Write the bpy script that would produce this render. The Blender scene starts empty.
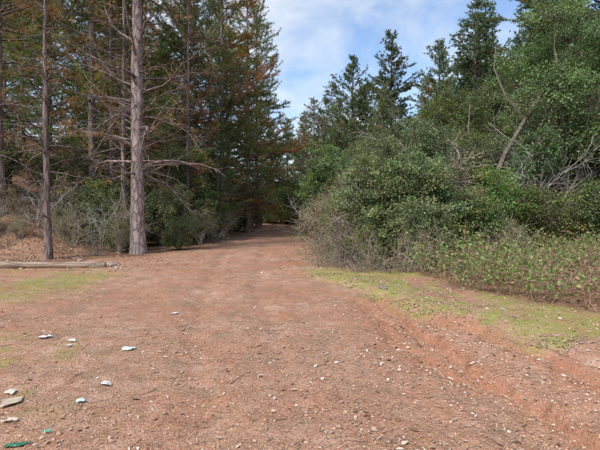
import bpy, math, numpy as np
from mathutils import Vector
R=np.random.RandomState
# ---------------------------------------------------------------- noise
def hsh(ix,iy,s):
    n=(ix.astype(np.int64)*374761393+iy.astype(np.int64)*668265263+s*974711)&0x7fffffff
    n=((n^(n>>13))*1274126177)&0x7fffffff
    n=n^(n>>16)
    return (n&0xffff)/65535.0
def vn(x,y,s=0):
    ix=np.floor(x);iy=np.floor(y);fx=x-ix;fy=y-iy
    fx=fx*fx*(3-2*fx);fy=fy*fy*(3-2*fy)
    a=hsh(ix,iy,s);b=hsh(ix+1,iy,s);c=hsh(ix,iy+1,s);d=hsh(ix+1,iy+1,s)
    return (a*(1-fx)+b*fx)*(1-fy)+(c*(1-fx)+d*fx)*fy
def fbm(x,y,o=4,s=0):
    t=0;a=.5
    for i in range(o):
        t=t+a*(vn(x*2**i,y*2**i,s+i)-.5)*2;a*=.5
    return t
def ss(a,b,x):
    t=np.clip((x-a)/(b-a),0,1);return t*t*(3-2*t)
def pdist(x,y,P):
    best=np.full(np.shape(x),1e9)
    for (ax,ay),(bx,by) in zip(P[:-1],P[1:]):
        dx,dy=bx-ax,by-ay
        t=np.clip(((x-ax)*dx+(y-ay)*dy)/(dx*dx+dy*dy),0,1)
        best=np.minimum(best,np.hypot(x-ax-t*dx,y-ay-t*dy))
    return best
GUL=[(1.35,9.6),(1.5,7.6),(1.62,6.3),(1.7,5.3),(1.9,4.3),(2.1,3.3),(2.5,2.0),(3.2,0)]
GUL2=[(1.75,7.4),(2.3,6.2),(2.6,5.0),(2.75,4.2),(3.0,3.0),(3.8,1)]
GUL3=[(1.1,8.4),(1.15,7.0),(1.2,5.8),(1.45,4.9),(1.75,4.2)]
def gH(x,y):
    x=np.asarray(x,float);y=np.asarray(y,float)
    z=0.07*fbm(x*.35,y*.35,3,5)+0.03*fbm(x*1.6,y*1.6,4,9)+0.009*fbm(x*8,y*8,3,19)
    u=np.minimum(-x-7.9+.5*fbm(x*.5,y*.5,2,3),y-14.9+.5*fbm(x*.9,y*.9,3,4))
    u=np.maximum(u,0)
    z=z+np.minimum(.52*u*u/(u+1.3),9)+ ss(0,.6,u)*(.2*fbm(x*.9,y*.9,4,6)+.06*fbm(x*4,y*4,3,61))
    u=np.maximum(np.minimum(x-11,y-14),0)
    z=z+np.minimum(.33*u*u/(u+3),12)
    u=np.maximum(y-90,0);z=z+np.minimum(.06*u,6)
    w=fbm(x*2.5,y*2.5,4,31)*.2
    f=ss(10,7.5,y)
    d=pdist(x+w,y,GUL);z=z-.13*(1-ss(.05,.15,d))*f-.06*(1-ss(.2,.8,d))*f
    d=pdist(x+w*1.2,y,GUL2);z=z-.08*(1-ss(.05,.2,d))*f
    d=pdist(x+w*1.4,y,GUL3);z=z-.05*(1-ss(.02,.13,d))
    z=z+.06*np.maximum(fbm(x*3.2,y*3.2,4,77),0)*(1-ss(.5,1.4,pdist(x,y,GUL)))*f
    ml=mossline(x,y)+w
    z=z+(.06*ss(0,.5,ml)+.03*ss(.02,.1,ml))*ss(14,11,y)
    for off in (-3.0,-1.5):
        cx=np.interp(y,[0,5,10,20,40],[off*.3+1.0,off*.6+.6,off*.8+.3,off-.2,off-.4])
        z=z-.035*np.exp(-((x-cx+w)/.2)**2)*ss(2,4,y)
    return z
def mossline(x,y):
    ex=np.interp(y,[0,4.4,6.1,8.2,11.5,16,60],[4.2,3.1,2.45,1.6,.1,.1,.1])
    return x-ex
def brxf(y): return np.interp(y,[0,5,6.4,9.3,12,14],[7,5.2,4.3,2.75,2.6,2.6])
def mossmask(X,Y):
    n1=fbm(X*.7,Y*.7,4,50);n2=fbm(X*2.5,Y*2.5,4,60)
    m=ss(-.2,.35,mossline(X,Y)+.55*n2)*ss(.7,.0,X-brxf(Y)+.5*n1)*ss(13.5,11,Y)*ss(2.5,5,Y+n1)*ss(-.3,.22,n1+.9*n2+.08+.06*(Y-7))
    m=np.maximum(m,ss(-3.8,-5.4,X+1.0*n1)*ss(7.8,9,Y+.7*n2)*ss(12.9,11.4,Y+n1)*ss(-.3,.22,n1+.7*n2+.17))
    m=np.maximum(m,.7*ss(-1.3,-2.6,X+.8*n1)*ss(6.8,4.5,Y+n1)*ss(-.2,.3,n1+.8*n2+.05))
    m=np.maximum(m,.75*ss(-1.2,-.2,X+.3*n2)*ss(.9,.3,X)*ss(24,30,Y)*ss(60,40,Y))
    return m,n1,n2
# ---------------------------------------------------------------- mesh builder
class MB:
    def __init__(s): s.v=[];s.c=[];s.f=[];s.m=[];s.n=0
    def add(s,V,F,C,m=0):
        V=np.asarray(V,float).reshape(-1,3);F=np.asarray(F,int)
        C=np.asarray(C,float)
        if C.ndim==1: C=np.tile(C,(len(V),1))
        s.v.append(V);s.c.append(C);s.f.append(F+s.n);s.m.append(np.full(len(F),m));s.n+=len(V)
    def mesh(s,name,mats,smooth=()):
        me=bpy.data.meshes.new(name)
        V=np.concatenate(s.v);C=np.concatenate(s.c)
        me.vertices.add(len(V));me.vertices.foreach_set('co',V.ravel())
        tot=np.concatenate([np.full(len(f),f.shape[1]) for f in s.f])
        lp=np.concatenate([f.ravel() for f in s.f])
        me.loops.add(len(lp));me.loops.foreach_set('vertex_index',lp.astype(np.int32))
        me.polygons.add(len(tot))
        st=np.concatenate([[0],np.cumsum(tot)[:-1]])
        me.polygons.foreach_set('loop_start',st.astype(np.int32))
        mi=np.concatenate(s.m).astype(np.int32)
        me.polygons.foreach_set('material_index',mi)
        me.update(calc_edges=True)
        me.polygons.foreach_set('use_smooth',np.isin(mi,list(smooth)))
        a=me.color_attributes.new('Col','FLOAT_COLOR','POINT')
        a.data.foreach_set('color',np.c_[C[:,:3],np.ones(len(C))].ravel().astype(np.float32))
        for m in mats: me.materials.append(m)
        return me
def nrm(a): return a/np.maximum(np.linalg.norm(a,axis=-1,keepdims=True),1e-9)
def leaves(mb,P,D,L,W,col,m,rng,flat=0.0):
    n=len(P);D=nrm(D)
    r=rng.randn(n,3); r[:,2]+=flat*3
    S=nrm(np.cross(D,r));N=np.cross(S,D)
    L=np.broadcast_to(L,(n,))[:,None];W=np.broadcast_to(W,(n,))[:,None]
    V=np.stack([P,P+D*L*.5+S*W*.5+N*W*.12,P+D*L,P+D*L*.5-S*W*.5+N*W*.12],1)
    mb.add(V,np.arange(4*n).reshape(n,4),np.repeat(col,4,0),m)
def needles(mb,P,D,L,W,col,m,rng):
    n=len(P);D=nrm(D);S=nrm(np.cross(D,rng.randn(n,3)))
    L=np.broadcast_to(L,(n,))[:,None];W=np.broadcast_to(W,(n,))[:,None]
    V=np.stack([P+S*W*.5,P-S*W*.5,P+D*L],1)
    mb.add(V,np.arange(3*n).reshape(n,3),np.repeat(col,3,0),m)
def prisms(mb,A,B,ra,rb,col,m,k=3):
    A=np.asarray(A,float);B=np.asarray(B,float);n=len(A)
    if n==0:return
    D=nrm(B-A);up=np.where(np.abs(D[:,2:3])>.9,np.array([[1.,0,0]]),np.array([[0,0,1.]]))
    S=nrm(np.cross(D,up));T=np.cross(D,S)
    ra=np.broadcast_to(ra,(n,));rb=np.broadcast_to(rb,(n,))
    an=np.arange(k)*2*np.pi/k
    O=S[:,None]*np.cos(an)[None,:,None]+T[:,None]*np.sin(an)[None,:,None]
    V=np.concatenate([A[:,None]+O*ra[:,None,None],B[:,None]+O*rb[:,None,None]],1)
    i=np.arange(k);j=(i+1)%k
    F=np.stack([i,j,j+k,i+k],1)[None]+(np.arange(n)*2*k)[:,None,None]
    col=np.asarray(col,float)
    if col.ndim==2: col=np.repeat(col,2*k,0)
    mb.add(V,F.reshape(-1,4),col,m)
def tube(mb,P,r,k,col,m,rough=.05,rng=None):
    P=np.asarray(P,float);n=len(P)
    T=nrm(np.gradient(P,axis=0));S=nrm(np.cross(T,np.array([[0.13,1.,.05]])));U=np.cross(T,S)
    an=np.arange(k)*2*np.pi/k
    rr=np.asarray(r)[:,None]*(1+rough*(rng.randn(n,k) if rng is not None else 0))
    V=P[:,None]+S[:,None]*(np.cos(an)*rr)[...,None]+U[:,None]*(np.sin(an)*rr)[...,None]
    i,j=np.meshgrid(np.arange(n-1),np.arange(k),indexing='ij')
    a=i*k+j;b=i*k+(j+1)%k
    F=np.stack([a,b,b+k,a+k],-1).reshape(-1,4)
    mb.add(V.reshape(-1,3),F,col,m)
def poly(p,d,L,k,rng,curve=0.,jit=.15):
    pts=[p];d=d/np.linalg.norm(d)
    for i in range(k):
        d=d+rng.randn(3)*jit;d[2]+=curve/k;d=d/np.linalg.norm(d)
        p=p+d*L/k;pts.append(p)
    return np.array(pts)
def segs(store,pts,r0,r1):
    r=np.linspace(r0,r1,len(pts))
    store[0].append(pts[:-1]);store[1].append(pts[1:]);store[2].append(r[:-1]);store[3].append(r[1:])
def flush(mb,st,col,m,k=4):
    if st[0]: prisms(mb,np.concatenate(st[0]),np.concatenate(st[1]),np.concatenate(st[2]),np.concatenate(st[3]),col,m,k)
# ---------------------------------------------------------------- materials
def newmat(n):
    m=bpy.data.materials.new(n);m.use_nodes=True;t=m.node_tree;t.nodes.clear()
    return m,t,t.nodes.new,t.links.new
def leafmat(name,trans=.3,rough=.55,objvar=.4,spec=True):
    m,t,N,L=newmat(name)
    at=N('ShaderNodeAttribute');at.attribute_name='Col'
    oi=N('ShaderNodeObjectInfo')
    def mr(lo,hi,mul):
        a=N('ShaderNodeMath');a.operation='MULTIPLY';a.inputs[1].default_value=mul;L(oi.outputs['Random'],a.inputs[0])
        b=N('ShaderNodeMath');b.operation='FRACT';L(a.outputs[0],b.inputs[0])
        c=N('ShaderNodeMapRange');c.inputs['To Min'].default_value=lo;c.inputs['To Max'].default_value=hi;L(b.outputs[0],c.inputs['Value']);return c.outputs[0]
    mu=N('ShaderNodeHueSaturation');L(at.outputs['Color'],mu.inputs['Color'])
    L(mr(1-objvar/2,1+objvar/2,1),mu.inputs['Value']);L(mr(.485,.515,7.31),mu.inputs['Hue']);L(mr(.88,1.2,13.7),mu.inputs['Saturation'])
    if spec:
        p=N('ShaderNodeBsdfPrincipled');p.inputs['Roughness'].default_value=rough;p.inputs['Specular IOR Level'].default_value=.4
        L(mu.outputs[0],p.inputs['Base Color'])
    else:
        p=N('ShaderNodeBsdfDiffuse');L(mu.outputs[0],p.inputs['Color'])
    tr=N('ShaderNodeBsdfTranslucent');s2=N('ShaderNodeVectorMath');s2.operation='MULTIPLY';s2.inputs[1].default_value=(1.4,1.5,.8)
    L(mu.outputs[0],s2.inputs[0]);L(s2.outputs[0],tr.inputs['Color'])
    mx=N('ShaderNodeMixShader');mx.inputs[0].default_value=trans;L(p.outputs[0],mx.inputs[1]);L(tr.outputs[0],mx.inputs[2])
    o=N('ShaderNodeOutputMaterial');L(mx.outputs[0],o.inputs[0]);return m
def barkmat(name,sc=(9,9,2.0),bump=.6,lo=.45,hi=1.35):
    m,t,N,L=newmat(name)
    at=N('ShaderNodeAttribute');at.attribute_name='Col'
    tc=N('ShaderNodeTexCoord');mp=N('ShaderNodeMapping');mp.inputs['Scale'].default_value=sc;L(tc.outputs['Object'],mp.inputs[0])
    no=N('ShaderNodeTexNoise');no.inputs['Scale'].default_value=1;no.inputs['Detail'].default_value=5;no.inputs['Roughness'].default_value=.7;L(mp.outputs[0],no.inputs[0])
    vo=N('ShaderNodeTexVoronoi');vo.feature='DISTANCE_TO_EDGE';vo.inputs['Scale'].default_value=1.2
    ad=N('ShaderNodeMixRGB');ad.inputs[0].default_value=.5;L(mp.outputs[0],ad.inputs[1]);L(no.outputs['Color'],ad.inputs[2]);L(ad.outputs[0],vo.inputs[0])
    r1=N('ShaderNodeMapRange');r1.inputs['From Max'].default_value=.13;r1.inputs['To Min'].default_value=lo;r1.inputs['To Max'].default_value=1.0;L(vo.outputs['Distance'],r1.inputs[0])
    r2=N('ShaderNodeMapRange');r2.inputs['From Min'].default_value=.3;r2.inputs['From Max'].default_value=.7;r2.inputs['To Min'].default_value=.55;r2.inputs['To Max'].default_value=hi;L(no.outputs[0],r2.inputs[0])
    mm=N('ShaderNodeMath');mm.operation='MULTIPLY';L(r1.outputs[0],mm.inputs[0]);L(r2.outputs[0],mm.inputs[1])
    mu=N('ShaderNodeVectorMath');mu.operation='SCALE';L(at.outputs['Color'],mu.inputs[0]);L(mm.outputs[0],mu.inputs['Scale'])
    p=N('ShaderNodeBsdfDiffuse');L(mu.outputs[0],p.inputs['Color'])
    b=N('ShaderNodeBump');b.inputs['Strength'].default_value=bump;b.inputs['Distance'].default_value=.05;L(mm.outputs[0],b.inputs['Height']);L(b.outputs[0],p.inputs['Normal'])
    o=N('ShaderNodeOutputMaterial');L(p.outputs[0],o.inputs[0]);return m
def plainmat(name,rough=.85,noise=40,amt=.35,spec=.2):
    m,t,N,L=newmat(name)
    at=N('ShaderNodeAttribute');at.attribute_name='Col'
    tc=N('ShaderNodeTexCoord');no=N('ShaderNodeTexNoise');no.inputs['Scale'].default_value=noise;no.inputs['Detail'].default_value=2;L(tc.outputs['Object'],no.inputs[0])
    r=N('ShaderNodeMapRange');r.inputs['From Min'].default_value=.3;r.inputs['From Max'].default_value=.7;r.inputs['To Min'].default_value=1-amt;r.inputs['To Max'].default_value=1+amt;L(no.outputs[0],r.inputs[0])
    mu=N('ShaderNodeVectorMath');mu.operation='SCALE';L(at.outputs['Color'],mu.inputs[0]);L(r.outputs[0],mu.inputs['Scale'])
    if spec>.3:
        p=N('ShaderNodeBsdfPrincipled');p.inputs['Roughness'].default_value=rough;p.inputs['Specular IOR Level'].default_value=spec;L(mu.outputs[0],p.inputs['Base Color'])
    else:
        p=N('ShaderNodeBsdfDiffuse');L(mu.outputs[0],p.inputs['Color'])
    o=N('ShaderNodeOutputMaterial');L(p.outputs[0],o.inputs[0]);return m
M_leaf=leafmat('leaf');M_needle=leafmat('needle',.25,spec=False);M_bark=barkmat('bark');M_twig=plainmat('twig',.9,25,.3)
M_bigbark=barkmat('pine_bark',(9,9,3.2),.9,.5,1.4)
M_litter=plainmat('dry_litter',.8,30,.25);M_stone=plainmat('stone',.9,30,.3)
COL=bpy.context.scene.collection
def obj(name,me,loc=(0,0,0),rot=0,sc=1,tilt=(0,0),parent=None):
    o=bpy.data.objects.new(name,me);o.location=loc;o.rotation_euler=(tilt[0],tilt[1],rot)
    o.scale=(sc,sc,sc) if np.isscalar(sc) else sc
    COL.objects.link(o);o.parent=parent;return o
# ---------------------------------------------------------------- generators
def conifer(name,H,r0,cb,Lmax,seed,nb=110,tn=12,nl=.2,nw=.016,twd=4.,live=(.055,.085,.03),brown=.08,deadlow=.12,
            barkc=(.2,.145,.12),elev=(.0,.6),curve=.25,prof='pine',deadbr=26,bm=None,lean=0,taper=.9,tstep=.16,deadneedle=.1,brc=.95,irr=.25,brk=1.,spr=.15):
    rng=R(seed);mb=MB();bm=bm or M_bark
    n=int(H/.5)+2;z=np.linspace(-.3,H,n)
    ox=np.cumsum(rng.randn(n))*.014+lean*z/H;oy=np.cumsum(rng.randn(n))*.014
    rad=r0*(1-taper*(np.clip(z,0,H)/H)**.95)+.35*r0*np.exp(-np.clip(z,0,9)*2.2)+.008
    tube(mb,np.c_[ox,oy,z],rad,16,barkc,0,.035,rng)
    st=([],[],[],[]);tp=[];td=[];tc=[]
    live=np.array(live)
    def tufts(pts,isbrown,step):
        d=nrm(np.gradient(pts,axis=0));ln=np.linalg.norm(pts[-1]-pts[0]);k=max(2,int(ln/step))
        t=np.linspace(.25,1,k)*(len(pts)-1)
        ix=np.arange(len(pts))
        q=np.stack([np.interp(t,ix,pts[:,a]) for a in range(3)],1);dd=np.stack([np.interp(t,ix,d[:,a]) for a in range(3)],1)
        tp.append(q);td.append(dd)
        b=(np.array([.37,.225,.125])*rng.uniform(.6,1.35) if isbrown else live*rng.uniform(.7,1.4)*np.array([rng.uniform(.85,1.35),1,rng.uniform(.7,1.2)]))
        tc.append(np.tile(b,(k,1)))
    bz=list(cb*H+(H-cb*H)*(rng.rand(nb)**.85))+list(rng.uniform(deadlow*H,cb*H,deadbr))
    azf=rng.rand()*6.28
    for h in bz:
        dead=h<cb*H
        c=np.array([np.interp(h,z,ox),np.interp(h,z,oy),h]);rt=np.interp(h,z,rad)
        az=rng.rand()*2*np.pi
        tt=(h-cb*H)/(H-cb*H)
        lump=1+irr*math.sin(az*2+h*1.1+azf)+irr*.7*math.sin(h*2.3+azf*3)
        if dead: L=Lmax*rng.uniform(.3,.95);el=rng.uniform(-.2,.6)
        else:
            if prof=='pine': L=Lmax*(1-tt**1.8)*rng.uniform(.5,1.1)*(.7+.3*min(1,tt*4+.3))*lump+.35
            else: L=Lmax*(1-tt)**.65*rng.uniform(.6,1.15)*lump+.3
            el=elev[0]+(elev[1]-elev[0])*max(tt,0)+rng.uniform(-spr,spr)
        d=np.array([math.cos(az)*math.cos(el),math.sin(az)*math.cos(el),math.sin(el)])
        k=7
        pts=poly(c,d,L,k,rng,(rng.uniform(-.9,.9) if dead else curve),.13 if not dead else .17)
        br=min(rt*.5,.012+.012*L)*brk
        segs(st,pts,br,.005*brk)
        nt=int(L*twd*(1 if not dead else .9));wb=rng.rand()<brown
        dn=dead and rng.rand()<deadneedle
        for j in range(nt):
            s=rng.uniform(.22,1)*k;i=min(int(s),k-1);f=s-i
            p=pts[i]*(1-f)+pts[i+1]*f;dr=nrm(pts[i+1]-pts[i])
            side=nrm(np.cross(dr,[0,0,1]))*rng.choice([-1,1])
            dd=dr*rng.uniform(.5,1)+side*rng.uniform(.3,1.1)+np.array([0,0,rng.uniform(-.45,.55)])
            l=(.25+.3*L*(1-s/k*.65))*rng.uniform(.5,1.1)
            if prof=='fir': dd[2]-=.2
            q=poly(p,dd,l,3,rng,.15 if not dead else 0,.2)
            segs(st,q,.008*brk,.0025*brk)
            if not dead: tufts(q,wb or rng.rand()<brown*.4,tstep)
            elif dn and rng.rand()<.7: tufts(q,True,tstep*1.3)
        if not dead: tufts(pts[3:],wb,tstep)
    flush(mb,st,np.array(barkc)*brc,0,3)
    P=np.concatenate(tp);D=np.concatenate(td);C=np.concatenate(tc)
    P=np.repeat(P,tn,0);D=np.repeat(D,tn,0);C=np.repeat(C,tn,0)
    D=nrm(D)*.7+rng.randn(len(P),3)*(.62 if prof=='pine' else np.array([.6,.6,.4]))
    if prof=='fir': D[:,2]-=.15
    C=C*rng.uniform(.65,1.35,(len(P),1))
    needles(mb,P+rng.randn(len(P),3)*.02,D,nl*rng.uniform(.6,1.15,len(P)),nw,C,1,rng)
    return mb.mesh(name,[bm,M_needle],smooth=(0,))
def broadleaf(name,lobes,seed,L=.075,W=.042,dens=2600,base=(0,0,0),cols=((.05,.085,.028),),stems=4,barkc=(.16,.13,.11),
              r0=.08,sub=26,twigs=True,colvar=.4,sag=0,limbs=None,twl=.22,twr=.01):
    rng=R(seed);mb=MB();st=([],[],[],[]);base=np.array(base,float);cols=np.array(cols)
    lob=np.array(lobes,float)
    roots=[base+np.r_[rng.randn(2)*.25,0] for _ in range(stems)]
    AP=[];AD=[];AC=[]
    for c in lob:
        C,r=c[:3],c[3]
        b=roots[rng.randint(stems)]
        k=6;t=np.linspace(0,1,k+1)[:,None]
        mid=b+(C-b)*np.array([.35,.35,.65])
        pts=(1-t)**2*b+2*t*(1-t)*mid+t*t*C+np.r_[[np.zeros(3)],rng.randn(k,3)*.06*r0/.08]
        segs(st,pts,r0*rng.uniform(.5,1),.015)
        ns=int(sub*rng.uniform(.8,1.2))
        dv=nrm(rng.randn(ns,3));sc=C+dv*r*(rng.uniform(.45,1.15,(ns,1)))*np.array([1,1,.85])
        if twigs:
            for q in sc[:ns]:
                pp=np.array([C+rng.randn(3)*.1*r,(C+q)/2+rng.randn(3)*.08*r,q+(q-C)*twl*rng.uniform(.3,1.6)]);segs(st,pp,twr,.003)
        nl=int(dens*r*r)
        w=rng.randint(ns,size=nl)
        sr=.19*r*rng.uniform(.6,1.35,ns)
        P=sc[w]+rng.randn(nl,3)*sr[w][:,None]*np.array([1,1,.7])
        D=nrm(P-C)*.6+rng.randn(nl,3)*.7;D[:,2]-=.15
        lc=rng.uniform(.7,1.3)*np.array([rng.uniform(.9,1.15),1,rng.uniform(.85,1.1)])
        base_c=cols[rng.randint(len(cols),size=ns)]*rng.uniform(1-colvar,1+colvar,(ns,1))*lc
        cc=base_c[w]*rng.uniform(.6,1.45,(nl,1))*np.c_[rng.uniform(.85,1.25,nl),np.ones(nl),rng.uniform(.8,1.1,nl)]
        g=rng.rand(nl)<.04;cc[g]=np.array([.3,.23,.12])*rng.uniform(.6,1.2,(g.sum(),1))
        keep=P[:,2]>base[2]+.02
        AP.append(P[keep]);AD.append(D[keep]);AC.append(cc[keep])
    for l in (limbs or []):
        p=np.array(l[0],float);segs(st,p,l[1],l[2])
    flush(mb,st,barkc,0,4)
    P=np.concatenate(AP);D=np.concatenate(AD);C=np.concatenate(AC)
    s=rng.uniform(.6,1.25,len(P))
    leaves(mb,P,D,L*s,W*s,C,1,rng,flat=.25)
    return mb.mesh(name,[M_twig,M_leaf])
def blob(seed,n,C,Rd,r=(.4,.7),shell=.45):
    rng=R(seed);d=nrm(rng.randn(n,3));q=np.array(C)+d*np.array(Rd)*rng.uniform(shell,1,(n,1))
    return np.c_[q,rng.uniform(r[0],r[1],n)]
def brush(name,seed,n=26,H=2.,spread=1.2,l1=9,l2=4,col=(.19,.15,.125),r0=.013,leaf=0,lcol=(.08,.1,.03),arch=-.5,ll=.05):
    rng=R(seed);mb=MB();st=([],[],[],[]);ends=[]
    for i in range(n):
        a=rng.rand()*2*np.pi;s=rng.uniform(.1,1)*spread
        p=np.array([math.cos(a)*s*.35,math.sin(a)*s*.35,-.03]);d=np.array([math.cos(a)*s,math.sin(a)*s,rng.uniform(.8,1.6)])
        Lg=H*rng.uniform(.5,1.15);q=poly(p,d,Lg,7,rng,arch*rng.uniform(0,2),.2);segs(st,q,r0*rng.uniform(.6,1.4),.003)
        for j in range(l1):
            t=rng.randint(1,7);dd=nrm(q[t+1-1]-q[t-1])+rng.randn(3)*.8
            q2=poly(q[t],dd,Lg*rng.uniform(.15,.4),4,rng,arch*.4,.22);segs(st,q2,.005,.002);ends.append(q2)
            for k in range(l2):
                t2=rng.randint(1,5);q3=poly(q2[t2],nrm(q2[t2]-q2[t2-1])+rng.randn(3)*.7,Lg*rng.uniform(.05,.16),2,rng,0,.15);segs(st,q3,.003,.0015);ends.append(q3)
    nseg=sum(len(a) for a in st[0])
    flush(mb,st,np.array(col)*rng.uniform(.6,1.4,(nseg,1)),0,3)
    if leaf:
        E=np.concatenate(ends);w=rng.randint(len(E),size=leaf);P=E[w]+rng.randn(leaf,3)*.05
        P=P[P[:,2]>0]
        C=np.array(lcol)*rng.uniform(.6,1.5,(len(P),1));s=rng.uniform(.6,1.3,len(P))
        leaves(mb,P,rng.randn(len(P),3)+[0,0,-.2],ll*s,ll*.6*s,C,1,rng,.2)
    return mb.mesh(name,[M_twig,M_leaf])
# ---------------------------------------------------------------- ground
def axis(segm):
    out=[]
    for a,b,s in segm: out.append(np.arange(a,b,s))
    return np.concatenate(out)
xs=axis([(-320,-60,12),(-60,-20,1.6),(-20,-8,.2),(-8,-4.5,.07),(-4.5,4.5,.025),(4.5,8,.07),(8,20,.3),(20,60,1.6),(60,330,12)])
ys=axis([(-60,-6,4),(-6,1.5,.3),(1.5,7,.025),(7,14,.06),(14,26,.18),(26,80,.8),(80,340,10)])
X,Y=np.meshgrid(xs,ys,indexing='xy');Z=gH(X,Y)
mb=MB();nx=len(xs);ny=len(ys)
i,j=np.meshgrid(np.arange(ny-1),np.arange(nx-1),indexing='ij');a=(i*nx+j).ravel()
F=np.stack([a,a+1,a+1+nx,a+nx],1)
moss,n1,n2=mossmask(X,Y);brx=brxf(Y)
le=np.interp(Y,[0,13,16,20,40,52,62,80],[-9,-9,-6,-4.7,-3.9,-4.4,-8,-16])
re=np.interp(Y,[0,12,16,44,56,80],[9,.8,.3,-.1,-2.2,-12])
floor=np.maximum(ss(.5,-.6,X-le+.5*n1),ss(-.2,.8,X-re-.3+.5*n1)*ss(11,13,Y))
floor=np.maximum(floor,ss(-.1,.5,X-brx+.3*n1))
floor=np.maximum(floor,ss(62,70,Y))
bank=ss(-7.3,-8.6,X)*ss(14.6,15.6,Y)*ss(-19,-14,X)*ss(26,20,Y)
floor=floor*(1-.45*bank)
W=fbm(X*2.5,Y*2.5,4,31)
gd=np.minimum(np.minimum(pdist(X+W*.2,Y,GUL),pdist(X+W*.24,Y,GUL2)),pdist(X+W*.28,Y,GUL3))
gul=(1-ss(.08,.45,gd))*ss(10,8,Y)
mb.add(np.stack([X,Y,Z],-1),F,np.stack([moss.ravel(),floor.ravel(),gul.ravel()],1),0)
def groundmat():
    m,t,N,L=newmat('dirt_ground')
    at=N('ShaderNodeAttribute');at.attribute_name='Col';sp=N('ShaderNodeSeparateColor');L(at.outputs['Color'],sp.inputs[0])
    tc=N('ShaderNodeTexCoord')
    def noise(s,d=4,r=.55,dist=0,out=0):
        n=N('ShaderNodeTexNoise');n.inputs['Scale'].default_value=s;n.inputs['Detail'].default_value=d;n.inputs['Roughness'].default_value=r;n.inputs['Distortion'].default_value=dist;L(tc.outputs['Object'],n.inputs[0])
        return n.outputs[0]
    def mr(v,a,b,c=0,d=1):
        n=N('ShaderNodeMapRange');n.inputs['From Min'].default_value=a;n.inputs['From Max'].default_value=b;n.inputs['To Min'].default_value=c;n.inputs['To Max'].default_value=d;L(v,n.inputs[0]);return n.outputs[0]
    def mix(f,a,b,bt='MIX'):
        n=N('ShaderNodeMixRGB');n.blend_type=bt
        for k,v in enumerate((f,a,b)):
            if isinstance(v,(int,float)): n.inputs[k].default_value=v
            elif isinstance(v,tuple): n.inputs[k].default_value=(*v,1)
            else: L(v,n.inputs[k])
        return n.outputs[0]
    def math_(op,a,b):
        n=N('ShaderNodeMath');n.operation=op
        for k,v in enumerate((a,b)):
            if isinstance(v,(int,float)): n.inputs[k].default_value=v
            else: L(v,n.inputs[k])
        return n.outputs[0]
    big=noise(.6,4,.6);mid=noise(4,4,.65);fine=noise(38,3,.7);vf=noise(150,1,.6)
    c=mix(mr(big,.38,.62),(.46,.225,.135),(.55,.355,.255))
    c=mix(mr(mid,.4,.62,0,.75),c,(.38,.175,.10))
    c=mix(mr(fine,.45,.7,0,.7),c,(.26,.135,.088))
    c=mix(mr(vf,.55,.7,0,.6),c,(.66,.52,.43))
    c=mix(mr(noise(1.4,6,.78),.50,.60,0,.65),c,(.31,.21,.145))
    c=mix(math_('MULTIPLY',sp.outputs[2],mr(fine,.3,.6,.3,.9)),c,(.40,.19,.115))
    fc=mix(mr(noise(9,4,.7),.35,.65),(.15,.088,.05),(.36,.21,.135))
    c=mix(sp.outputs[1],c,fc)
    mc=mix(mr(fine,.35,.65),(.20,.215,.055),(.39,.42,.12))
    mf=math_('MULTIPLY',sp.outputs[0],mr(math_('ADD',math_('MULTIPLY',mid,.6),math_('MULTIPLY',fine,.4)),.39,.55,0,.95))
    c=mix(mf,c,mc)
    p=N('ShaderNodeBsdfDiffuse');L(c,p.inputs['Color'])
    h=math_('ADD',math_('MULTIPLY',mid,.5),math_('MULTIPLY',fine,.5))
    b=N('ShaderNodeBump');b.inputs['Strength'].default_value=1.0;b.inputs['Distance'].default_value=.06;L(h,b.inputs['Height']);L(b.outputs[0],p.inputs['Normal'])
    o=N('ShaderNodeOutputMaterial');L(p.outputs[0],o.inputs[0]);return m
obj('ground',mb.mesh('ground',[groundmat()],smooth=(0,)))
# ---------------------------------------------------------------- small stuff on ground
rng=R(7)
def scatter(n,x0,x1,y0,y1,near=1.6):
    y=y0+(y1-y0)*rng.rand(n)**near;x=rng.uniform(x0,x1,n)*np.clip(y/y1*1.3,.35,1);return x,y
mb=MB();n=30000;x,y=scatter(n,-8,8,2.2,13)
k=n//3;gy=2.3+rng.uniform(0,1,k)*6;gx=np.interp(gy,[2,3.3,4.3,5.3,6.3,7.6,9],[2.5,2.1,1.9,1.7,1.62,1.5,1.4])+rng.randn(k)*.5+.25
x[:k]=gx;y[:k]=gy
s=rng.lognormal(-5.3,.55,n);s=np.clip(s,.002,.024);s[:k]*=1.2
z=gH(x,y)+s*.25
oc=np.array([[1,0,0],[-1,0,0],[0,1,0],[0,-1,0],[0,0,1],[0,0,-1]],float)
of=np.array([[0,2,4],[2,1,4],[1,3,4],[3,0,4],[2,0,5],[1,2,5],[3,1,5],[0,3,5]])
V=oc[None]*(s[:,None,None]*rng.uniform(.6,1.3,(n,6,1)))*np.array([1.2,1,.6]);an=rng.rand(n)*6.28
V=np.stack([V[...,0]*np.cos(an)[:,None]-V[...,1]*np.sin(an)[:,None],V[...,0]*np.sin(an)[:,None]+V[...,1]*np.cos(an)[:,None],V[...,2]],-1)+np.stack([x,y,z],1)[:,None]
pal=np.array([[.47,.28,.19],[.43,.23,.15],[.56,.41,.32],[.32,.2,.14],[.6,.52,.45]])
C=pal[rng.choice(5,n,p=[.34,.3,.22,.09,.05])]*rng.uniform(.7,1.2,(n,1))
mb.add(V,(of[None]+6*np.arange(n)[:,None,None]).reshape(-1,3),np.repeat(C,6,0),0)
obj('gravel',mb.mesh('gravel',[M_stone]))
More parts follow.
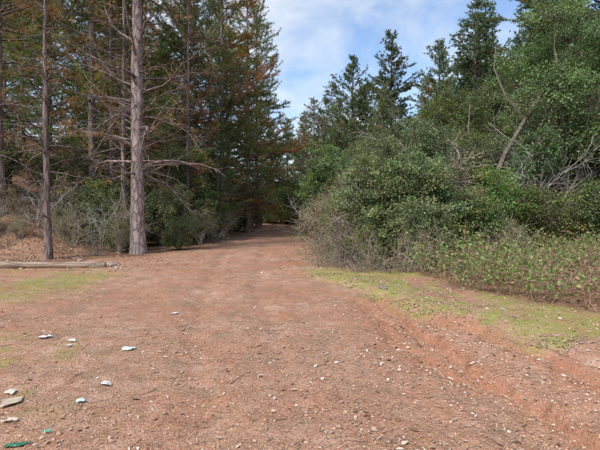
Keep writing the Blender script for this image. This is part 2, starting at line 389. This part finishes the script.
def flatleaves(mb,x,y,L,W,C,lift=.005,tilt=.25):
    n=len(x);a=rng.rand(n)*6.28;D=np.stack([np.cos(a),np.sin(a),rng.randn(n)*tilt],1);S=np.stack([-np.sin(a),np.cos(a),rng.randn(n)*tilt],1)
    P=np.stack([x,y,gH(x,y)+lift+rng.rand(n)*lift],1);L=L[:,None];W=W[:,None];U=np.array([0,0,1.])
    V=np.stack([P-D*L*.5,P-D*L*.1+S*W*.5+U*W*.2,P+D*L*.3+S*W*.32+U*W*.12,P+D*L*.5,P+D*L*.25-S*W*.4+U*W*.2,P-D*L*.15-S*W*.45+U*W*.1],1)
    mb.add(V,np.arange(6*n).reshape(n,6),np.repeat(C,6,0),0)
mb=MB();n=8500;x,y=scatter(n,-8,8,2.2,14,1.3)
q=3600;cx=rng.uniform(-1.8,3.6,60);cy=rng.uniform(2.6,6.5,60);w=rng.randint(60,size=q);x[:q]=cx[w]+rng.randn(q)*.26;y[:q]=cy[w]+rng.randn(q)*.22
y=np.maximum(y,2)
pal=np.array([[.55,.46,.37],[.42,.31,.22],[.29,.19,.13],[.68,.62,.54],[.38,.27,.22]])
C=pal[rng.choice(5,n,p=[.18,.32,.28,.06,.16])]*rng.uniform(.7,1.15,(n,1))
l=rng.lognormal(-3.85,.5,n).clip(.008,.07);flatleaves(mb,x,y,l,l*rng.uniform(.35,.75,n),C)
n=9000;x=rng.uniform(-9,9,n);y=rng.uniform(12,34,n)
keep=(x<-3.4+rng.randn(n)*.8)|(x>-.3+rng.randn(n)*.4);keep&=(x>-8.5)&(x<5);x=x[keep];y=y[keep];n=len(x)
C=pal[rng.choice(5,n,p=[.08,.3,.45,.02,.15])]*rng.uniform(.6,1.1,(n,1));l=rng.uniform(.04,.09,n);flatleaves(mb,x,y,l,l*.55,C,.01)
n=9000;x=rng.uniform(-16,-7.5,n);y=rng.uniform(14.8,22,n)
C=pal[rng.choice(5,n,p=[.1,.35,.33,.02,.2])]*rng.uniform(.7,1.1,(n,1));l=rng.uniform(.03,.09,n);flatleaves(mb,x,y,l,l*.55,C,.01,.35)
n=7000;y=rng.uniform(3,11.5,n);x=np.interp(y,[0,4.4,6.1,8.2,11.5],[4.2,3.1,2.45,1.6,.1])+np.abs(rng.randn(n))*.9
kk=fbm(x*1.5,y*1.5,3,71)+rng.randn(n)*.12>.0;x=x[kk];y=y[kk];n=len(x)
C=pal[rng.choice(5,n,p=[.15,.3,.35,.03,.17])]*rng.uniform(.6,1.15,(n,1));l=rng.uniform(.015,.05,n);flatleaves(mb,x,y,l,l*.5,C,.008)
obj('fallen_leaves',mb.mesh('fallen_leaves',[M_litter]))
mb=MB();n=34000;x,y=scatter(n,-9,7,2.2,18,1.2)
a=rng.rand(n)*6.28;P=np.stack([x,y,gH(x,y)+.004],1);L=rng.uniform(.04,.12,n)
C=np.array([.42,.27,.165])*rng.uniform(.5,1.5,(n,1))
D=np.stack([np.cos(a),np.sin(a),rng.randn(n)*.06],1);S=np.stack([-np.sin(a),np.cos(a),0*a],1)*.0016
V=np.stack([P-S,P+S,P+D*L[:,None]+S,P+D*L[:,None]-S],1);V[...,2]+=.003
mb.add(V,np.arange(4*n).reshape(n,4),np.repeat(C,4,0),0);obj('pine_needle_litter',mb.mesh('pine_needle_litter',[M_litter]))
mb=MB();n=200000;x=rng.uniform(-8.5,5.5,n);y=rng.uniform(2.5,13.5,n)
mk,_,_=mossmask(x,y);mk=mk*ss(-.3,.2,fbm(x*6,y*6,3,123))
kp=rng.rand(n)<mk*.9;x=x[kp];y=y[kp];n=len(x)
P=np.stack([x,y,gH(x,y)-.002],1);C=np.array([.27,.31,.08])*rng.uniform(.6,1.5,(n,1))*np.c_[rng.uniform(.8,1.4,n),np.ones(n),np.ones(n)]
needles(mb,P,rng.randn(n,3)*[.6,.6,.1]+[0,0,.7],rng.uniform(.01,.03,n)*np.where(rng.rand(n)<.07,2.2,1),.006,C,0,rng)
obj('moss_grass',mb.mesh('moss_grass',[M_litter]))
mb=MB();n=220;x,y=scatter(n,-7,6,2.5,12,1.2)
st=([],[],[],[])
for i in range(n):
    a=rng.rand()*6.28;q=poly(np.array([x[i],y[i],0.]),np.array([math.cos(a),math.sin(a),0]),rng.uniform(.06,.35),5,rng,0,.12)
    q[:,2]=gH(q[:,0],q[:,1])+.006;segs(st,q,rng.uniform(.002,.005),.0015)
flush(mb,st,(.22,.15,.11),0,4);obj('fallen_twigs',mb.mesh('fallen_twigs',[M_twig]))
# ---------------------------------------------------------------- trees
PG=(.145,.185,.085)
big=conifer('pine_big',21,.27,.5,4.4,11,nb=70,tn=11,nl=.2,nw=.014,barkc=(.42,.33,.31),deadbr=64,deadlow=.12,deadneedle=.5,bm=M_bigbark,lean=.3,taper=.8,brown=.2,live=PG,brc=.85,brk=1.3)
obj('pine_tree',big,(-6.35,17.7,gH(-6.35,17.7)),.8)
pk=dict(spr=.45,curve=.5)
pA=conifer('pineA',17,.15,.22,3.0,21,nb=95,tn=11,nl=.22,nw=.025,twd=3.6,barkc=(.28,.22,.2),deadbr=20,brown=.13,deadlow=.04,live=PG,deadneedle=.3,brk=1.2,**pk)
pB=conifer('pineB',19,.19,.27,3.5,22,nb=100,tn=11,nl=.23,nw=.025,twd=3.6,barkc=(.32,.25,.22),deadbr=28,brown=.26,deadlow=.05,live=(.155,.19,.085),deadneedle=.55,brk=1.2,**pk)
pC=conifer('pineC',15,.12,.12,2.9,23,nb=110,tn=11,nl=.22,nw=.025,twd=3.7,barkc=(.28,.23,.21),deadbr=16,brown=.05,deadlow=.03,live=(.135,.19,.085),**pk)
pD=conifer('pine_thin',14,.11,.6,1.9,24,nb=40,tn=11,barkc=(.24,.185,.17),deadbr=60,deadlow=.1,deadneedle=.2,brk=1.2)
pE=conifer('pineE',20,.2,.15,4.6,25,nb=140,tn=11,nl=.24,nw=.028,twd=3.1,barkc=(.3,.24,.21),deadbr=22,brown=.28,deadlow=.06,live=(.15,.19,.085),deadneedle=.9,elev=(-.1,.6),spr=.4,curve=.25,irr=.35)
fA=conifer('firA',18,.2,.06,3.9,31,nb=250,tn=7,nl=.3,nw=.065,twd=3.2,prof='fir',elev=(-.15,.6),curve=.15,deadbr=5,deadlow=.02,live=(.12,.165,.095),brown=.01,tstep=.2,spr=.25,irr=.35)
fB=conifer('firB',20,.22,.1,5.0,32,nb=210,tn=7,nl=.32,nw=.065,twd=2.9,prof='pine',elev=(-.05,.7),curve=.35,deadbr=8,deadlow=.02,live=(.13,.175,.10),brown=.02,tstep=.22,irr=.4,spr=.35)
fC=conifer('firC',16,.15,.05,3.3,33,nb=190,tn=6,nl=.28,nw=.055,twd=3,prof='fir',elev=(-.2,.5),curve=.1,deadbr=12,deadlow=.02,live=(.16,.18,.12),brown=.06,tstep=.24,irr=.35,spr=.3)
obj('pine_tree',pD,(-8.5,15.3,gH(-8.5,15.3)),1.3)
def put(nm,me,x,y,s,r=None,dz=-.05):
    return obj(nm,me,(x,y,float(gH(x,y))+dz),(x*7.3+y*3.1) if r is None else r,s)
for me,x,y,s in [(pD,-7.9,20.5,1.25),(pB,-10.5,23,1.05),(pA,-13.5,20.5,1.1),(pC,-8.6,25,1.15),(pB,-6.6,27,1.0),(pE,-5.2,30.5,1.0),(pC,-11.5,28,1.2),
    (pB,-15,27,1.1),(pA,-18,24,1.1),(pC,-17,31,1.2),(pE,-4.2,37,1.05),(pA,-9.0,36,1.2),(pE,-4.2,45,1.1),(pB,-13,36,1.2),(pD,-9.3,22.5,1.1),(pD,-12.2,18.6,1.2),
    (pC,-14.5,17.6,.8),(pD,-5.9,24.0,1.05),(pB,-24,30,1.1),(pA,-7.4,29,.9),(pC,-4.6,53,1.1),(pB,-20,36,1.2),(pC,-6.6,33.5,1.3),(pB,-6.5,41,1.15),(pC,-5.0,27.5,.6)]:
    put('pine_tree',me,x,y,s)
for me,x,y,s in [(fA,9.4,47,1.1),(fB,5.2,44,.82),(fC,3.6,50,.98),(fB,13.2,44,.88),(fA,16.5,41,1.05),(fB,20,38,1.15),(fA,14.2,37,1.0),(fB,24,36,1.2),(fC,7.3,40,.8),(fA,18,32,1.0),(fC,1.8,58,1.0),
    (fB,23,29,1.1),(fA,28,33,1.2),(fB,11,35,.58),(fC,.6,66,1.0),(fB,8,55,.85),(fA,3,62,.85),(fB,-2.2,76,.85),(fA,.5,72,.9),(fB,6.4,36,.52),(fB,3.4,38,.55),(fC,11.5,41,.85),(fA,-4.2,66,.8),(fC,-7.5,68,.9)]:
    put('fir_tree',me,x,y,s)
mass=bpy.data.objects.new('distant_trees',None);COL.objects.link(mass)
rg=R(90)
for i in range(48):
    y=rg.uniform(78,105);x=rg.uniform(-45,60)
    if i<24: x=rg.uniform(-1,26);y=rg.uniform(64,80)
    obj('tree_%d'%i,[fA,fB,fC,fB][rg.randint(4)],(x,y,float(gH(x,y))-.2),rg.rand()*6.28,rg.uniform(.5,.85),parent=mass)
for i in range(24):
    y=rg.uniform(32,60);x=-rg.uniform(16,45) if i<15 else rg.uniform(26,50)
    obj('tree_s%d'%i,[fA,pE,fC,pA][rg.randint(4)],(x,y,float(gH(x,y))-.2),rg.rand()*6.28,rg.uniform(.8,1.1),parent=mass)
# ---- broadleaf
OL=[(.145,.17,.075),(.175,.195,.09),(.12,.155,.07)]
GR=[(.115,.17,.065),(.145,.20,.075),(.10,.15,.06),(.18,.225,.09)]
sA=broadleaf('shrubA',blob(41,20,(0,0,1.55),(1.3,1.3,1.35),(.4,.65)),41,L=.08,W=.046,dens=3500,cols=OL)
sB=broadleaf('shrubB',blob(42,22,(0,0,1.7),(1.3,1.2,1.5),(.35,.6)),42,L=.09,W=.052,dens=3200,cols=GR)
sC=broadleaf('shrubC',blob(43,18,(0,0,1.3),(1.2,1.2,1.1),(.3,.55)),43,L=.06,W=.032,dens=2000,cols=[(.20,.19,.10),(.165,.175,.085)],barkc=(.34,.28,.24),twl=.6,twr=.008,sub=34)
sD=broadleaf('bright_tree',blob(44,26,(0,0,3.2),(1.3,1.2,2.4),(.35,.6)),44,L=.09,W=.055,dens=2600,cols=[(.16,.26,.07),(.125,.21,.06)])
b1=brush('brush1',51,leaf=1500,H=1.9,spread=1.3,l1=8,l2=3,lcol=(.17,.19,.07),col=(.31,.25,.215))
b2=brush('brush2',52,n=28,H=1.3,spread=1.6,leaf=900,lcol=(.22,.18,.09),col=(.3,.24,.205),l1=8,l2=3)
b3=brush('brush_tall',53,n=8,H=4.0,spread=.7,l1=14,l2=7,arch=-.3,col=(.4,.36,.33),r0=.02)
lob=np.r_[blob(61,26,(0,0,2.9),(1.5,1.4,1.6),(.4,.68)),blob(62,18,(0.1,-.2,1.3),(1.7,1.4,.9),(.35,.6)),blob(63,12,(-1.1,.1,2.0),(.9,.9,1.2),(.35,.5))]
bt=broadleaf('big_shrub',lob,61,L=.075,W=.043,dens=4500,cols=[(.135,.185,.08),(.175,.215,.10),(.11,.165,.07)],r0=.06)
obj('live_oak_shrub',bt,(3.2,13.9,0),0.3)
lob=np.r_[blob(71,34,(.2,0,6.2),(3.3,2.6,3.6),(.7,1.15)),blob(72,18,(1.4,-.8,3.0),(3.0,1.8,1.9),(.6,.95)),blob(73,8,(-2.2,0,4.2),(1.0,1.2,1.5),(.5,.8))]
limb=[(np.array([[-4.2,.0,-.2],[-3.9,-.2,1.2],[-3.5,-.3,2.4],[-3.0,-.4,3.7],[-2.3,-.5,5.0],[-1.6,-.4,6.1],[-.6,-.1,7.2]]),.15,.06),
      (np.array([[-3.5,-.3,2.4],[-3.9,.1,3.6],[-4.1,.3,4.8],[-4.0,.4,5.8]]),.06,.02),(np.array([[-2.3,-.5,5.0],[-3.0,-.4,5.9],[-3.3,-.1,7.0],[-3.2,0,7.9]]),.05,.015)]
ok=broadleaf('oak',lob,71,L=.09,W=.053,dens=2800,cols=[(.105,.16,.075),(.135,.19,.09),(.085,.14,.062)],r0=.16,sub=40,stems=3,limbs=limb)
obj('oak_tree',ok,(10.6,17.3,0),0.0)
ok2=broadleaf('oak2',np.r_[blob(75,30,(0,0,5.0),(2.6,2.4,3.4),(.6,1.0)),blob(76,12,(0,0,2),(2.2,2,1.4),(.5,.8))],75,L=.1,W=.06,dens=2200,cols=OL+GR,r0=.13,sub=32,twl=.3)
for x,y,s,r in [(14.2,20,1.0,1.),(8.2,23,.95,2.),(4.6,24.5,.72,3.),(17,25,1.2,4.),(11.5,27,1.1,5.),(-7.0,23,.6,.5),(5.4,32,.85,2.2),(12.4,15.2,.55,1),(6.6,18.4,.62,3.4),(2.9,34,.75,.7),(-7.2,31,.7,2)]:
    put('oak_tree',ok2,x,y,s,r)
put('maple_tree',sD,1.35,24.5,1.02)
for me,x,y,s in [(sA,1.7,20,.9),(sC,1.5,17.0,1.15),(sB,2.6,23.0,1.15),(sA,1.9,30,1.35),(sB,1.4,36,1.3),(sA,1.1,43,1.35),(sC,.8,50,1.6),(sB,-.6,56,1.6),(sA,.8,54,1.7),(sA,-1.9,60,1.6),(sB,-3.8,61.5,1.5),(sA,-5.8,64,1.6),
    (sC,5.6,14.2,.95),(sB,6.4,15.5,1.0),(sC,5.0,17.0,1.7),(sB,3.2,19,1.2),(sA,8.2,15.6,.95),(sB,10.0,14.8,.85),(sA,12.2,14.6,.9),(sC,1.35,14.0,.8),(sA,2.0,12.9,.5),(sB,4.9,13.3,.7),(sC,3.0,12.4,.55),(sB,1.9,15.4,.75),
    (sA,-6.6,21.6,1.0),(sB,-6.1,25,1.15),(sA,-6.1,28.5,1.35),(sB,-5.6,33,1.4),(sA,-5.4,38,1.45),(sB,-5.2,44,1.5),(sA,-5.9,51,1.6),(sB,-4.6,70,2),(sA,-8,72,2),(sA,-2.6,68,1.8),
    (sA,-5.25,19.4,.55),(sC,-7.6,19.2,.85),(sB,-8.8,20.8,.95),(sC,-5.4,22.4,.9),(sC,-10.6,20.6,.9),(sA,-11.5,23,1.2),(sB,-14.5,22,1.1),(sA,-17,21,1.1),(sB,-9.4,25,1.5),(sA,-13,26,1.5),(sC,-5.0,27,1.0),(sC,-7.1,17.9,.5),
    (sC,-12.4,18.6,.6),(sA,-10.1,19.2,.45),(sC,-14.8,19.2,.8),(sC,-9.2,17.9,.4),(sA,-7.4,18.6,.5),(sC,-12,17,.45),(sC,-10.4,16.9,.35)]:
    put('shrub',me,x,y,s)
for me,x,y,s in [(b1,1.2,12.9,.62),(b2,.85,13.8,.7),(b1,1.9,12.1,.65),(b2,2.6,11.5,.7),(b1,1.1,15.3,.9),(b2,1.0,17.5,.9),(b1,3.6,11.9,.7),(b3,1.3,18.5,.8),(b2,4.6,12.2,.8),
    (b3,6.9,17,1.35),(b3,7.9,16.8,1.3),(b1,-8.9,17.6,.9),(b2,-9.9,18.4,1.0),(b1,-12,17.2,.9),(b3,-10.8,18.6,.7),(b1,-13.5,18.5,1.1),(b2,-15,18,1.2),(b1,-4.9,24,.9),(b3,-14.7,21,1.1),(b2,-7.6,16.8,.45),(b2,1.5,11.6,.45),(b1,5.6,12.6,.7),(b1,.9,21,.9),
    (b2,-10.6,16.5,.5),(b2,-12.8,16.4,.6),(b1,-11.2,17.6,.6),(b3,-8.2,18.5,.75),(b3,3.6,15.6,1.0),(b3,9.3,18.2,1.6),(b3,5.4,20,1.4)]:
    put('bare_brush',me,x,y,s)
# ---- bramble thicket
rng=R(77);mb=MB();st=([],[],[],[]);LP=[];LC=[]
pl=np.array([[.2,.33,.09],[.15,.26,.07],[.33,.36,.12],[.38,.22,.13],[.30,.18,.12],[.42,.32,.18]])
for i in range(1000):
    y=rng.uniform(6.4,14.2);x0=np.interp(y,[6.4,9.3,12,14.5],[4.35,2.85,2.8,3.2]);x=x0+rng.rand()**.8*9
    a=rng.rand()*6.28;green=(fbm(np.array([x*.6]),np.array([y*.6]),3,88)[0]+ .12*(y-8.6)- .07*(x-5))>-.08
    hh=rng.uniform(.6,1.25)*(1 if green else .85)*min(1,.4+(x-x0)*.9)
    q=poly(np.array([x,y,float(gH(x,y))]),np.array([math.cos(a)*.5,math.sin(a)*.5,1.3]),hh*1.3,8,rng,-1.6,.14)
    segs(st,q,.005,.002)
    for j in range(6):
        t=rng.randint(2,8);q2=poly(q[t],rng.randn(3)*.8+[0,0,.3],rng.uniform(.12,.4),3,rng,-.3,.2);segs(st,q2,.003,.0015)
        k=rng.randint(4,10) if green else rng.randint(1,6);w=rng.randint(1,4,size=k)
        LP.append(q2[w]+rng.randn(k,3)*.05);LC.append(pl[rng.choice(6,k,p=[.38,.28,.2,.05,.05,.04] if green else [.05,.06,.08,.27,.3,.24])]*rng.uniform(.6,1.35,(k,1)))
ns=sum(len(a) for a in st[0]);flush(mb,st,np.array([.36,.23,.19])*rng.uniform(.6,1.5,(ns,1)),0,3)
P=np.concatenate(LP);C=np.concatenate(LC);s=rng.uniform(.45,1.15,len(P))
leaves(mb,P,rng.randn(len(P),3),.08*s,.058*s,C,1,rng,.5)
obj('bramble_thicket',mb.mesh('bramble_thicket',[M_twig,M_leaf]))
# ---------------------------------------------------------------- log, stones, litter
rng=R(5);mb=MB()
px=np.linspace(-14.5,-5.55,40);py=12.9+.02*(px+6)+.03*np.sin(px*1.3);k=14
rr=.10+.012*np.sin(px*2)+rng.randn(40)*.004;rr[-1]=.09
gz=np.interp(px,px[::8],gH(px,py)[::8])
tube(mb,np.c_[px,py,gz+.075],rr,k,(.36,.27,.21),0,.05,rng)
mb.add(np.r_[mb.v[0][-k:],[mb.v[0][-k:].mean(0)]],[[i,(i+1)%k,k] for i in range(k)],(.45,.36,.27),0)
st=([],[],[],[])
for i in range(7): segs(st,poly(np.array([rng.uniform(-13,-5.8),12.9,.15]),np.array([rng.randn(),rng.randn()*.4,.8]),rng.uniform(.1,.25),2,rng),.02,.012)
flush(mb,st,(.3,.24,.2),0,6)
obj('fallen_log',mb.mesh('log',[barkmat('log_bark',(1.3,12,12),.5,.55,1.25)],smooth=(0,)))
def stone(x,y,s,col=(.3,.27,.25)):
    import bmesh
    bm=bmesh.new();bmesh.ops.create_icosphere(bm,subdivisions=3,radius=1)
    r=R(int(abs(x*100)+y*10))
    k=r.randn(7,3)
    for v in bm.verts:
        p=np.array(v.co);f=1
        for q in k: f-=max(0,(p@q/np.linalg.norm(q))-.72)*.9
        v.co=v.co*f*(1+.02*r.randn())
    V=np.array([v.co[:] for v in bm.verts]);F=[[v.index for v in f.verts] for f in bm.faces];bm.free()
    m=MB();m.add(V*np.array([1.2,.9,.65])*s,F,col,0)
    obj('rock',m.mesh('rock',[M_stone]),(x,y,float(gH(x,y))+s*.2),x*5)
stone(1.68,9.1,.09,(.2,.17,.14));stone(-5.4,13.0,.13,(.36,.27,.22));stone(-5.2,12.8,.08,(.36,.3,.26));stone(-5.6,13.3,.14,(.33,.26,.22));stone(2.05,9.4,.04);stone(3.1,6.9,.04);stone(4.4,4.9,.05,(.4,.36,.32));stone(-7.2,14.8,.12,(.35,.25,.2))
def paper(name,x,y,w,h,col,rot,rough=.02,seed=1,rgh=.5):
    r=R(seed);n=11;u=np.linspace(-.5,.5,n);U,Vv=np.meshgrid(u,u);w*=.85;h*=.85;rough*=.45
    zz=(fbm(U*3.1+seed,Vv*3.3,3,seed))*rough*2
    xx=U*w*(1-.45*ss(-.1,.5,Vv*math.cos(seed)+U*.4));yy=Vv*h*(1-.3*ss(0,.5,U*math.sin(seed)))
    c,s=math.cos(rot),math.sin(rot);gx=x+xx*c-yy*s;gy=y+xx*s+yy*c
    z=gH(gx,gy)+.008+zz-zz.min()
    i,j=np.meshgrid(np.arange(n-1),np.arange(n-1),indexing='ij');a=(i*n+j).ravel()
    m=MB();m.add(np.stack([gx,gy,z],-1),np.stack([a,a+1,a+1+n,a+n],1),col,0)
    obj(name,m.mesh(name,[plainmat(name,rgh,20,.12,.4)],smooth=(0,)))
W_=(.62,.63,.64)
paper('paper_scrap',-3.2,5.66,.2,.12,W_,.4,.03,1);paper('paper_scrap',-2.78,5.5,.07,.12,W_,1,.03,2);paper('paper_scrap',-2.72,5.3,.07,.06,W_,.2,.02,3)
paper('paper_scrap',-1.98,5.2,.18,.11,(.52,.56,.56),.1,.025,4);paper('paper_scrap',-2.0,7.2,.14,.10,(.62,.62,.6),.3,.03,5);paper('paper_scrap',-1.8,4.18,.14,.08,(.56,.57,.55),-.2,.03,6)
paper('plastic_wrapper',-1.84,3.76,.09,.05,(.5,.66,.72),.3,.025,7,.25)
paper('cardboard_piece',-2.42,3.78,.2,.24,(.46,.37,.28),.5,.02,8,.8);paper('paper_scrap',-2.56,3.98,.12,.1,(.6,.56,.5),-.3,.03,12)
paper('cardboard_piece',-2.2,3.4,.14,.05,(.5,.42,.34),.2,.03,14,.8)
paper('plastic_scrap',-1.82,3.22,.05,.035,(.1,.42,.3),.2,.02,9,.3);paper('plastic_scrap',-1.93,3.04,.2,.07,(.04,.16,.09),.1,.02,10,.4)
paper('plastic_scrap',-.72,4.75,.035,.03,(.6,.05,.06),.2,.01,11,.4)
# ---------------------------------------------------------------- light, sky, camera
S=bpy.context.scene
w=bpy.data.worlds.new('World');S.world=w;w.use_nodes=True;t=w.node_tree;N=t.nodes.new;Lk=t.links.new
bg=t.nodes['Background'];sk=N('ShaderNodeTexSky');sk.sky_type='NISHITA';sk.sun_disc=False
EL,AZ=45,218
sk.sun_elevation=math.radians(EL);sk.sun_rotation=math.radians(AZ)
tc=N('ShaderNodeTexCoord');mp=N('ShaderNodeMapping');mp.inputs['Scale'].default_value=(1.2,1.2,2.4);mp.inputs['Rotation'].default_value=(0,.5,0);mp.inputs['Location'].default_value=(.1,.2,.55);Lk(tc.outputs['Generated'],mp.inputs[0])
no=N('ShaderNodeTexNoise');no.inputs['Scale'].default_value=2.9;no.inputs['Detail'].default_value=6;no.inputs['Roughness'].default_value=.57;no.inputs['Distortion'].default_value=.3;Lk(mp.outputs[0],no.inputs[0])
rp=N('ShaderNodeMapRange');rp.inputs['From Min'].default_value=.40;rp.inputs['From Max'].default_value=.64;rp.inputs['To Min'].default_value=.08;rp.inputs['To Max'].default_value=.9;Lk(no.outputs[0],rp.inputs[0])
sc=N('ShaderNodeVectorMath');sc.operation='MULTIPLY';sc.inputs[1].default_value=(1.2,1.35,1.5);Lk(sk.outputs[0],sc.inputs[0])
mx=N('ShaderNodeMixRGB');mx.inputs[2].default_value=(6.0,6.4,6.9,1);Lk(rp.outputs[0],mx.inputs[0]);Lk(sc.outputs[0],mx.inputs[1]);Lk(mx.outputs[0],bg.inputs[0])
bg.inputs[1].default_value=.15
sun=bpy.data.lights.new('sun','SUN');sun.energy=4.2;sun.angle=math.radians(9);sun.color=(1,.94,.86)
so=bpy.data.objects.new('sun',sun);COL.objects.link(so)
dv=Vector((math.sin(math.radians(AZ))*math.cos(math.radians(EL)),math.cos(math.radians(AZ))*math.cos(math.radians(EL)),math.sin(math.radians(EL))))
so.rotation_euler=dv.to_track_quat('Z','Y').to_euler()
cam=bpy.data.cameras.new('camera');co=bpy.data.objects.new('camera',cam);COL.objects.link(co);S.camera=co
cam.sensor_width=36;cam.lens=27.2;cam.clip_end=2000;cam.clip_start=.05
co.location=(0,0,1.6+float(gH(0,1)));co.rotation_euler=(math.radians(90-1.64),0,0)
S.view_settings.view_transform='Standard';S.view_settings.look='None';S.view_settings.exposure=0
